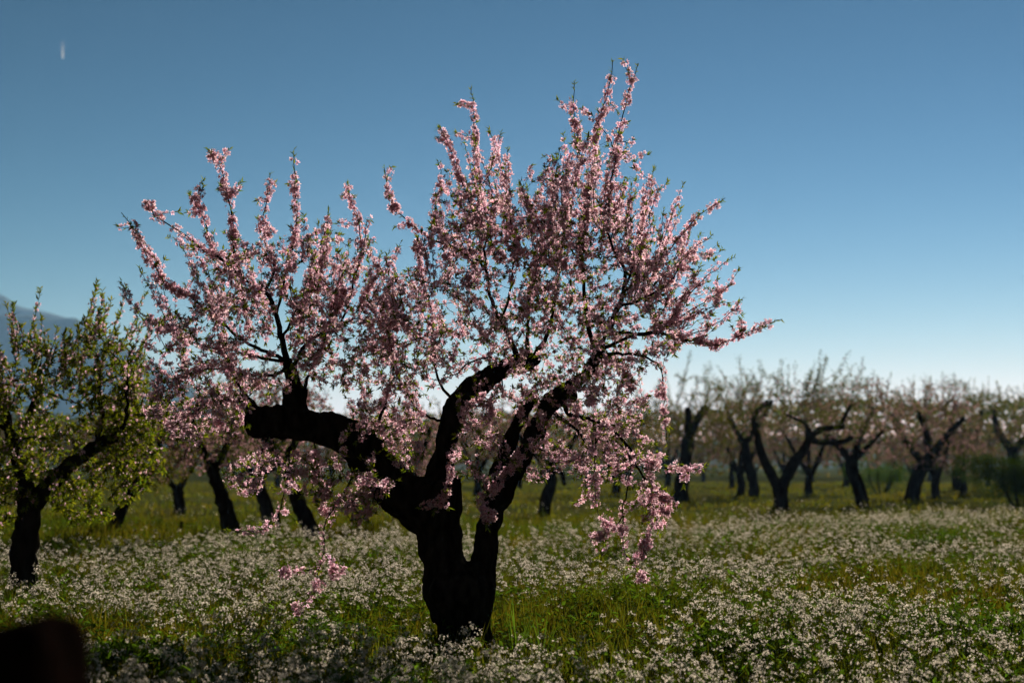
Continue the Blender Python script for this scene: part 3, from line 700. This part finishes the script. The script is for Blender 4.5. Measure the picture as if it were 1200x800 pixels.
for Y, xs in rows.items():
    for x in xs:
        q = np.random.default_rng(int(x * 7 + Y + 5000)); x = x + q.uniform(-12, 12)
        if len(protos) < 5:
            s = 1667 / Y / 28; by = 545 + FPX * CAM_H / Y; fx = x; i = len(protos)
            limbs = [([(fx, by), (fx + 2 * s, by - 14 * s), (fx - 1 * s, by - 26 * s)], 5 * s, 4 * s), ([(fx, by - 22 * s), (fx - 12 * s, by - 48 * s), (fx - 18 * s, by - 70 * s)], 3.4 * s, 1.6 * s), ([(fx, by - 24 * s), (fx + 14 * s, by - 46 * s), (fx + 24 * s, by - 66 * s)], 3.4 * s, 1.6 * s), ([(fx, by - 24 * s), (fx + 2 * s, by - 60 * s), (fx + 4 * s, by - 90 * s)], 3 * s, 1.4 * s)]
            protos.append(orchard_tree(FARLAB[Y], fx, by, limbs, [(fx, by - 74 * s, 50 * s, 38 * s), (fx - 10 * s, by - 52 * s, 54 * s, 22 * s)], 230, 34, 70, 300 + i, group='far orchard rows', ptint=lambda n: shaded_tint(n) * .5, yel=1.3, Y=Y, fsize=.036, lsize=.075, shoots=22, shoot_h=.8))
        else:
            X = (x - 600) / FPX * Y
            copy_tree(protos[q.integers(5)], X, Y + q.uniform(-6, 6), q.uniform(0, 6.28), q.uniform(.85, 1.15), FARLAB[Y], 'far orchard rows')
rng = np.random.default_rng(91)

# dense dark shrub at the orchard's edge
def shrub(label, px, Y, w, h, seed, n, size, green, name='leafy_shrub'):
    global rng
    rng = np.random.default_rng(seed)
    x = (px - 600) / FPX * Y; base = np.array([x, Y, float(hgt(x, Y))])
    root = thing(name, label, 'shrub', base)
    b = Bag()
    for k in range(9):
        a = rng.uniform(0, 6.28); o = np.array([math.cos(a), math.sin(a), 0])
        P = crom(np.array([o * .05 * w - [0, 0, .05], o * .2 * w + [0, 0, .45 * h], o * .38 * w * rng.uniform(.3, 1) + [0, 0, .85 * h]]), 7)
        V, F = tube(P, np.linspace(.03, .006, 7) * h, 5); b.add(V, F)
    obj('stem', b.mesh('stem', M_bark2), root)
    lobes = [(rng.normal(0, .28 * w, 2), rng.uniform(.12, .8) * h, rng.uniform(.18, .32)) for _ in range(14)]
    P = []
    for k in range(n):
        c, z, r = lobes[rng.integers(14)]; d = rng.normal(size=3); d /= np.linalg.norm(d); d *= rng.uniform(.55, 1.05)
        P.append((c[0] + d[0] * r * w, c[1] + d[1] * r * w, max(.02, z + d[2] * r * h)))
    P = np.array(P); X = rng.normal(size=P.shape); X /= np.linalg.norm(X, axis=1)[:, None]; Z = rng.normal(size=P.shape); Z -= (Z * X).sum(1)[:, None] * X; Z /= np.linalg.norm(Z, axis=1)[:, None]
    V, F, C = scatter(LEAF_FAR, P, np.stack([X, np.cross(Z, X), Z], -1), np.full(n, size) * rng.uniform(.6, 1.2, n), np.tile(green, (n, 1)) * rng.uniform(.6, 1.2, (n, 1)))
    tag(obj('foliage', mesh_np('foliage', V, F, C, [M_leaf]), root), None, kind='stuff')
shrub('dense dark shrub with shade put into its leaf colour standing between the last almond trees', 1192, 43, 2.5, 1.9, 5, 15000, .085, [.18, .22, .25])  # leaf colour darkened to carry the shade at this edge
shrub('low dark green bush under the thick right-leaning almond trunk', 1030, 62, 2.6, 1.5, 6, 4500, .1, [.3, .4, .3])

def far_wood():
    q = np.random.default_rng(77); n = 36000
    X = q.uniform(-95, 95, n); Y = q.uniform(135, 160, n)
    top = np.interp(X, [-95, -30, 10, 20, 30, 45, 60, 95], [6.3, 6.0, 6.2, 6.8, 8.2, 7.8, 7.6, 7.6]) + 1.1 * patch(X, Y * .5, .16, 2.2) + .5 * patch(X, Y, .6, 9.2)
    Z = top * q.uniform(0, 1, n) ** .6
    P = np.stack([X, Y, Z], 1)
    A = q.normal(size=(n, 3)); A /= np.linalg.norm(A, axis=1)[:, None]; Zr = q.normal(size=(n, 3)); Zr -= (Zr * A).sum(1)[:, None] * A; Zr /= np.linalg.norm(Zr, axis=1)[:, None]
    V, F, C = scatter((LEAF_FAR[0] * [1, 2, 1] - [.5, 0, 0], LEAF_FAR[1], LEAF_FAR[2]), P, np.stack([A, np.cross(Zr, A), Zr], -1), q.uniform(.35, .8, n), np.where(q.uniform(0, 1, (n, 1)) < .35, np.array([[1.5, .75, 3.0]]), np.array([[.5, .45, .6]])) * q.uniform(.5, 1.0, (n, 1)))
    tag(obj('far_wood', mesh_np('far_wood', V, F, C, [M_leaf])), 'brownish line of far trees closing the plain behind the orchard', 'trees', kind='stuff')
# thin stakes in the grass
def stake(label, px, by, top, r, lean, seed):
    Y = FPX * CAM_H / (by - 545); k = Y / FPX
    B, Tp = at(px, by, Y), at(px + lean, top, Y + .05)
    base = np.array([B[0], Y, float(hgt(B[0], Y))])
    q = np.random.default_rng(seed)
    P = crom(np.array([base - [0, 0, .1], base * .5 + Tp * .5 + q.normal(0, .01, 3), Tp]), 9)
    V, F = tube(P, np.linspace(r, r * .8, 9) * k * (1 + q.normal(0, .06, 9)), 8); b = Bag(); b.add(V - base, F)
    tag(obj('wooden_stake', b.mesh('wooden_stake', M_bark2), loc=base), label, 'stake')
stake('short bent dark stake in the grass between the far fork and the curved trunk', 210, 632, 611, 2.6, 3, 1)
stake('thin upright dark stake beside a short thick almond trunk', 326, 628, 595, 2.8, 0, 2)

# ------------------------------------------------------------------ meadow
def patch(x, y, f, s):
    return np.array([mnoise.noise((a * f, b * f, s)) for a, b in zip(x, y)])
def field_points(n, y0, y1, power=1.0, margin=1.6):
    """random points in the wedge in front of the camera, denser near for power > 1"""
    u = rng.uniform(0, 1, n)
    e = 2 - power
    Y = (y0 ** e + u * (y1 ** e - y0 ** e)) ** (1 / e) if abs(e) > 1e-3 else y0 * (y1 / y0) ** u
    return rng.uniform(-1, 1, n) * (Y * .37 + margin), Y
def in_frame(P):
    q = topx(P); return (q[:, 0] > 0) & (q[:, 0] < 1200) & (q[:, 1] < 800)

def grass(name, label, n, y0, y1, h, power, blades, keep=None, col=(0.030, 0.050, 0.007), wide=.0045, spread=.09):
    x, y = field_points(n, y0, y1, power)
    if keep is not None:
        m = keep(x, y); x, y = x[m], y[m]
    n = len(x); nb = n * blades
    X = np.repeat(x, blades) + rng.normal(0, spread, nb); Yy = np.repeat(y, blades) + rng.normal(0, spread, nb)
    Z = hgt(X, Yy)
    H = np.repeat(h * rng.uniform(.6, 1.25, n), blades) * rng.uniform(.45, 1.1, nb)
    a = rng.uniform(0, 6.28, nb); lean = rng.uniform(.05, .65, nb) * H
    dx, dy = np.cos(a) * lean, np.sin(a) * lean
    f = rng.uniform(0, 6.28, nb); w = wide * rng.uniform(.6, 1.6, nb) * (1 + np.repeat(y, blades) * .03)
    wx, wy = np.cos(f) * w, np.sin(f) * w
    B = np.stack([X, Yy, Z - .02], 1)
    V = np.empty((nb, 5, 3))
    W = np.stack([wx, wy, np.zeros(nb)], 1)
    mid = B + np.stack([dx * .35, dy * .35, H * .6], 1); tip = B + np.stack([dx, dy, H], 1)
    V[:, 0] = B - W; V[:, 1] = B + W; V[:, 2] = mid - W * .8; V[:, 3] = mid + W * .8; V[:, 4] = tip
    F = np.array([(0, 1, 3), (0, 3, 2), (2, 3, 4)])[None] + (np.arange(nb) * 5)[:, None, None]
    t = np.clip(np.repeat(.5 + .9 * patch(x, y, .5, 3.3), blades) + rng.normal(0, .22, nb), 0, 1)[:, None]
    C = np.array(col) * (1 - t) + t * np.array([.07, .058, .011])
    C = np.repeat(C * rng.uniform(.7, 1.25, (nb, 1)), 5, 0)
    return tag(obj(name, mesh_np(name, V.reshape(-1, 3), F.reshape(-1, 3), C, [M_grass])), label, 'grass', kind='stuff')
def broadleaf(name, label, n, y0, y1, power, keep):
    x, y = field_points(n, y0, y1, power)
    m = keep(x, y); x, y = x[m], y[m]; n = len(x); k = 10; nb = n * k
    P = np.stack([np.repeat(x, k) + rng.normal(0, .05, nb), np.repeat(y, k) + rng.normal(0, .05, nb), np.zeros(nb)], 1)
    hh = np.repeat(rng.uniform(.08, .28, n), k) * rng.uniform(.1, 1, nb); P[:, 2] = hgt(P[:, 0], P[:, 1]) + hh
    a = rng.uniform(0, 6.28, nb); X = np.stack([np.cos(a), np.sin(a), rng.uniform(-.2, .9, nb)], 1); X /= np.linalg.norm(X, axis=1)[:, None]
    Z = rng.normal(0, .4, (nb, 3)) + [0, 0, 1]; Z -= (Z * X).sum(1)[:, None] * X; Z /= np.linalg.norm(Z, axis=1)[:, None]
    sc = np.stack([rng.uniform(.025, .07, nb), rng.uniform(.045, .11, nb), np.full(nb, .06)], 1)
    V, F, C = scatter(LEAF_FAR, P, np.stack([X, np.cross(Z, X), Z], -1), sc, rng.uniform(.35, .8, (nb, 1)) * np.array([[.8, 1.0, .9]]))
    return tag(obj(name, mesh_np(name, V, F, C, [M_leaf])), label, 'weeds', kind='stuff')

far_wood()
def clear_post(x, y): return ~((np.abs(x + .6) < .35) & (np.abs(y - 1.6) < .5))
grass('meadow_grass', 'green and yellow meadow grass growing between the wildflowers', 12000, 4.2, 32, .25, 1.2, 10, wide=.0035)
grass('orchard_grass', 'short yellow-green grass under the far orchard trees', 4500, 15, 100, .17, 1.0, 8, wide=.008, spread=.25, col=(.05, .065, .009))
broadleaf('leafy_weeds', 'low broad-leaved green weeds filling the meadow', 9000, 4.4, 28, 1.2, lambda x, y: patch(x, y, .8, 8.1) > -.2)

# white wildflowers: a few plant shapes, 300 nearest ones as things, the rest as one mass
def flower_plant(seed):
    """-> stem mesh, leaf mesh, list of flower head meshes, all in plant space"""
    global rng
    rng = np.random.default_rng(seed)
    nh = [2, 3, 2, 4, 3, 1][seed % 6]; H = .36 + .03 * (seed % 4)
    b = Bag(); heads = []; lp, ln = [], []
    for k in range(nh):
        a = rng.uniform(0, 6.28); sp_ = .03 + .06 * rng.uniform(); h = H * rng.uniform(.6, 1.15)
        tip = np.array([math.cos(a) * sp_, math.sin(a) * sp_, h])
        P = crom(np.array([[0, 0, -.03], tip * [.25, .25, .45], tip * [.8, .8, .8], tip]), 7)
        V, F = tube(P, np.linspace(.0026, .0014, 7), 3, cap=False); b.add(V, F)
        for q in range(5):
            t = rng.uniform(.1, .75); lp.append(tip * [t * .7, t * .7, t]); an = rng.uniform(0, 6.28); ln.append((math.cos(an), math.sin(an), rng.uniform(.1, 1)))
        fv, ff, fc = Bag(), 0, []
        nf = int(rng.uniform(12, 20)); d = rng.normal(size=(nf, 3)); d[:, 2] = np.abs(d[:, 2]) * .9 - .25; d /= np.linalg.norm(d, axis=1)[:, None]
        rad = rng.uniform(.016, .034, nf)
        pos = tip + d * rad[:, None]
        qs = np.array([(0.1, 0, 0), (.7, -.38, .12), (1, 0, .2), (.7, .38, .12)])
        TV, TF = [], []
        for w in range(4):
            c, s_ = math.cos(w * math.pi / 2), math.sin(w * math.pi / 2)
            o = len(TV); TV += [(c * x - s_ * y, s_ * x + c * y, z) for x, y, z in qs]; TF += [(o, o + 1, o + 2), (o, o + 2, o + 3)]
        V, F, C = scatter((np.array(TV), np.array(TF), np.tile([.66, .58, .48], (16, 1))), pos, frames(d + rng.normal(0, .3, d.shape)), rng.uniform(.0045, .0070, nf), rng.uniform(.9, 1.05, (nf, 1)) * np.ones((nf, 3)))
        # pedicels
        pv = Bag()
        for p in pos:
            V2, F2 = tube(np.array([tip - [0, 0, .012], p]), .0007, 3, cap=False); pv.add(V2, split_tris(F2)[0])
        PV = np.vstack(pv.V); PF = np.vstack(pv.F)
        VV = np.vstack([V, PV]); CC = np.vstack([C, np.tile([.09, .12, .03], (len(PV), 1))])
        heads.append(mesh_np('flower_head', VV, [F, PF + len(V)], CC, [M_white]))
    lp, ln = np.array(lp), np.array(ln); X = ln / np.linalg.norm(ln, axis=1)[:, None]; Z = np.cross(X, np.cross([0, 0, 1.], X)); Z /= np.linalg.norm(Z, axis=1)[:, None] + 1e-9
    V, F, C = scatter(LEAF, lp, np.stack([X, np.cross(Z, X), Z], -1), rng.uniform(.05, .10, len(lp)), rng.uniform(.7, 1.2, (len(lp), 3)))
    stem_v = np.vstack(b.V); stem_f = split_tris(np.vstack(b.F))
    stem = mesh_np('stem', stem_v, stem_f, np.tile([.10, .12, .03], (len(stem_v), 1)), [M_grass])
    return stem, mesh_np('leaves', V, F, C, [M_leaf]), heads
plants = [flower_plant(i) for i in range(6)]
rng = np.random.default_rng(17)
def flower_density(x, y):
    p1 = patch(x, y, .55, 1.7); p2 = patch(x, y, 1.6, 5.2)
    far_edge = np.interp(x, [-8, -4, 0, 4, 10], [17, 18.5, 20, 27, 31])
    d = .17 + .50 * p1 + .30 * p2 + .10 * np.exp(-((x + 2.5) / 2.5) ** 2)
    d += .26 * np.exp(-((y - 6.2) / .9) ** 2) + .26 * np.exp(-((y - far_edge + 4) / 3.2) ** 2)
    d *= .06 + .94 / (1 + np.exp(np.clip((y - far_edge) / .9, -50, 50)))
    d *= 1 - .95 * np.exp(-(((x + .33) / .42) ** 4 + ((y - 8.7) / .75) ** 4))
    d *= 1 - .9 * np.exp(-(((x + 4.4) / .7) ** 4 + ((y - 12.2) / 1.1) ** 4))
    return np.clip(d, 0.0, 1) * clear_post(x, y)
x, y = field_points(56000, 4.8, 40, 1.25)
m = rng.uniform(0, 1, len(x)) < flower_density(x, y); x, y = x[m], y[m]
Pf = np.stack([x, y, hgt(x, y)], 1); sc = rng.uniform(.42, 1.0, len(x)); rz = rng.uniform(0, 6.28, len(x)); tilt = rng.normal(0, .10, (len(x), 2)); idx = rng.integers(0, 6, len(x))
tops = Pf + np.array([0, 0, .38]); q = topx(tops)
near = np.where((q[:, 0] > 4) & (q[:, 0] < 1196) & (q[:, 1] < 797))[0]
near = near[np.argsort(Pf[near, 1])][:300]
isnear = np.zeros(len(x), bool); isnear[near] = True
first = {}
for i in near:
    k = int(idx[i])
    e = thing('wildflower', 'white wildflower with small clustered heads, standing out of focus in front of the big tree', 'flower', Pf[i], 'nearest white wildflowers')
    e.rotation_euler = (float(tilt[i, 0]), float(tilt[i, 1]), float(rz[i])); e.scale = (float(sc[i]),) * 3
    st, lv, hd = plants[k]
    parts = [obj('stem', st, e), obj('leaves', lv, e)] + [obj('flower_head', h, e) for h in hd]
    if k not in first: first[k] = parts
def flower_mass():
    j = np.where(~isnear)[0]
    me = bpy.data.meshes.new('white_wildflowers'); me.vertices.add(len(j)); me.vertices.foreach_set('co', Pf[j].astype(np.float32).ravel())
    A = me.attributes.new('rot', 'FLOAT_VECTOR', 'POINT'); A.data.foreach_set('vector', np.stack([tilt[j, 0], tilt[j, 1], rz[j]], 1).astype(np.float32).ravel())
    A = me.attributes.new('scl', 'FLOAT', 'POINT'); A.data.foreach_set('value', sc[j].astype(np.float32))
    A = me.attributes.new('idx', 'INT', 'POINT'); A.data.foreach_set('value', idx[j].astype(np.int32))
    o = tag(obj('white_wildflowers', me), 'mass of small white wildflowers covering the meadow', 'wildflowers', kind='stuff')
    ng = bpy.data.node_groups.new('flower_field', 'GeometryNodeTree')
    ng.interface.new_socket('Geometry', in_out='INPUT', socket_type='NodeSocketGeometry'); ng.interface.new_socket('Geometry', in_out='OUTPUT', socket_type='NodeSocketGeometry')
    N, L = ng.nodes, ng.links
    gi, go = N.new('NodeGroupInput'), N.new('NodeGroupOutput')
    allj = N.new('GeometryNodeJoinGeometry')
    for k in sorted(first):
        jn = N.new('GeometryNodeJoinGeometry')
        for p in first[k]:
            oi = N.new('GeometryNodeObjectInfo'); oi.transform_space = 'ORIGINAL'; oi.inputs[0].default_value = p
            L.new(oi.outputs['Geometry'], jn.inputs[0])
        g2i = N.new('GeometryNodeGeometryToInstance'); L.new(jn.outputs[0], g2i.inputs[0]); L.new(g2i.outputs[0], allj.inputs[0])
    ip = N.new('GeometryNodeInstanceOnPoints'); ip.inputs['Pick Instance'].default_value = True
    L.new(gi.outputs[0], ip.inputs['Points']); L.new(allj.outputs[0], ip.inputs['Instance'])
    for nm, dt, sk in (('rot', 'FLOAT_VECTOR', 'Rotation'), ('scl', 'FLOAT', 'Scale'), ('idx', 'INT', 'Instance Index')):
        na = N.new('GeometryNodeInputNamedAttribute'); na.data_type = dt; na.inputs[0].default_value = nm
        L.new(next(s_ for s_ in na.outputs if s_.enabled), ip.inputs[sk])
    L.new(ip.outputs[0], go.inputs[0])
    md = o.modifiers.new('field', 'NODES'); md.node_group = ng
    print('wildflowers in mass', len(j))
flower_mass()

# tall grass against the trunk
def clump(label, px, Y, n, h, seed):
    q = np.random.default_rng(seed); X0 = (px - 600) / FPX * Y; base = np.array([X0, Y, float(hgt(X0, Y))])
    root = thing('grass_clump', label, 'grass', base)
    for k in range(n):
        a = q.uniform(0, 6.28); l = h * q.uniform(.5, 1); o = np.array([math.cos(a), math.sin(a), 0]); s_ = o * q.uniform(0, .06)
        t = np.linspace(0, 1, 6)[:, None]; P = s_ + o * (t ** 2) * l * q.uniform(.1, .5) + np.array([0, 0, 1]) * t * l - [0, 0, .02]
        w = np.array([-o[1], o[0], 0]) * .006
        wd = np.array([1, 1, .95, .8, .5, .05])[:, None]
        V = np.vstack([P - w * wd, P + w * wd]); F = np.array([(i, i + 1, i + 7, i + 6) for i in range(5)])
        obj('blade', mesh_np('blade', V, F, np.tile(np.array([.06, .11, .02]) * q.uniform(.7, 1.2), (12, 1)), [M_grass], smooth=True), root)
clump('tall green grass clump against the right foot of the big trunk', 606, 9.1, 22, .46, 4)
clump('smaller green grass clump a step right of the big trunk', 634, 9.0, 14, .42, 5)

for lab, px, Y, w, h, sd in (('broad dark green weed clump at the back edge of the flowers, right side', 1092, 20.5, 1.3, .42, 31), ('dark green weed clump among sparse white flowers far from the trunk', 1150, 9.3, .9, .36, 32), ('low dark weed patch in the flowers, a few steps right of the grass clumps', 870, 8.6, .6, .26, 33), ('leafy green weed clump in the flowers left of the big trunk', 400, 9.6, .7, .28, 34), ('dark leafy weed clump just behind the squat black post', 150, 7.4, .5, .28, 35)):
    shrub(lab, px, Y, w, h, sd, 1500, .055, [.42, .55, .5], name='weed_clump')
# dark post close to the camera
def post():
    cx, cy, w, h = -.60, 1.60, .12, 1.045
    base = np.array([cx, cy, float(hgt(cx, cy))])
    q = np.random.default_rng(3); k = 18; zs = [-.1, .05, .3, .55, .8, h - .03, h - .008, h]
    V = []
    for z in zs:
        for i in range(k):
            a = i * 2 * math.pi / k; c, s_ = math.cos(a), math.sin(a)
            r = w / max(abs(c), abs(s_)) ** .72 * (1 + .03 * mnoise.noise((c * 3, s_ * 3, z * 2)) + .015 * q.normal())
            if z > h - .05: r *= .95 if z < h - .02 else (.86 if z < h else .66)
            V.append((c * r, s_ * r, z + ((.02 * c + .022 * mnoise.noise((c * 2.2, s_ * 2.2, 7.7))) if z > h - .05 else 0)))
    F = [(j * k + i, j * k + (i + 1) % k, (j + 1) * k + (i + 1) % k, (j + 1) * k + i) for j in range(len(zs) - 1) for i in range(k)]
    V.append((0, 0, h + .004)); n = len(V) - 1; t = (len(zs) - 1) * k
    Ft = [(t + i, t + (i + 1) % k, n) for i in range(k)]
    me = mesh_np('wooden_post', np.array(V), [np.array(F), np.array(Ft)], mats=[M_post], smooth=False)
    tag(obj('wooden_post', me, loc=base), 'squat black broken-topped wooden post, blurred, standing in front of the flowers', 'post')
post()

# contrail high up
def contrail():
    Z = 3700.0
    def sky_pt(px, py):
        d = at(px, py, 1.0) - np.array([0, 0, CAM_H]); return d * (Z / d[2])
    m, nt, N, L = new_mat('vapour')
    out = N.new('ShaderNodeOutputMaterial'); df = N.new('ShaderNodeBsdfDiffuse'); df.inputs[0].default_value = (.9, .9, .9, 1)
    tl = N.new('ShaderNodeBsdfTranslucent'); tl.inputs[0].default_value = (.9, .9, .9, 1); tp = N.new('ShaderNodeBsdfTransparent')
    m1, m2 = N.new('ShaderNodeMixShader'), N.new('ShaderNodeMixShader'); m1.inputs[0].default_value = .5
    vc = N.new('ShaderNodeVertexColor'); vc.layer_name = 'Col'
    L.new(df.outputs[0], m1.inputs[1]); L.new(tl.outputs[0], m1.inputs[2]); L.new(vc.outputs[0], m2.inputs[0]); L.new(tp.outputs[0], m2.inputs[1]); L.new(m1.outputs[0], m2.inputs[2]); L.new(m2.outputs[0], out.inputs[0])
    P0 = sky_pt(73.5, 68.5)
    root = thing('contrail', 'short white double vapour trail high in the clear sky', 'contrail', P0)
    for s_ in (-1, 1):
        P = crom(np.array([sky_pt(73.5 + s_ * .5, 68.5), sky_pt(73.3 + s_ * .9, 58), sky_pt(73.2 + s_ * 1.2, 46)]) - P0, 14)
        r = np.interp(np.linspace(0, 1, 14), [0, .1, .5, 1], [2.5, 3.6, 3.4, 2.5])
        V, F = tube(P, r, 8, cap=False)
        fd = np.repeat(np.interp(np.linspace(0, 1, 14), [0, .3, .6, 1], [.9, .6, .3, 0]), 8)
        obj('vapour_streak', mesh_np('vapour_streak', V, F, np.stack([fd] * 3, 1), [m], smooth=True), root)
contrail()

# ------------------------------------------------------------------ haze
def haze():
    x0, x1, y0, y1, z0, z1 = -7600, 7600, -600, 7900, -6, 318
    V = [(x, y, z) for z in (z0, z1) for y in (y0, y1) for x in (x0, x1)]
    F = [(0, 2, 3, 1), (4, 5, 7, 6), (0, 1, 5, 4), (2, 6, 7, 3), (0, 4, 6, 2), (1, 3, 7, 5)]
    m, nt, N, L = new_mat('haze_air')
    out = N.new('ShaderNodeOutputMaterial'); v = N.new('ShaderNodeVolumePrincipled')
    v.inputs['Color'].default_value = (.35, .65, 1, 1); v.inputs['Density'].default_value = 1.1e-4; v.inputs['Anisotropy'].default_value = .25
    L.new(v.outputs[0], out.inputs['Volume'])
    tag(obj('haze', mesh_np('haze', np.array(V, float), np.array(F), mats=[m])), 'thin pale blue haze over the plain', 'haze', kind='stuff')
haze()
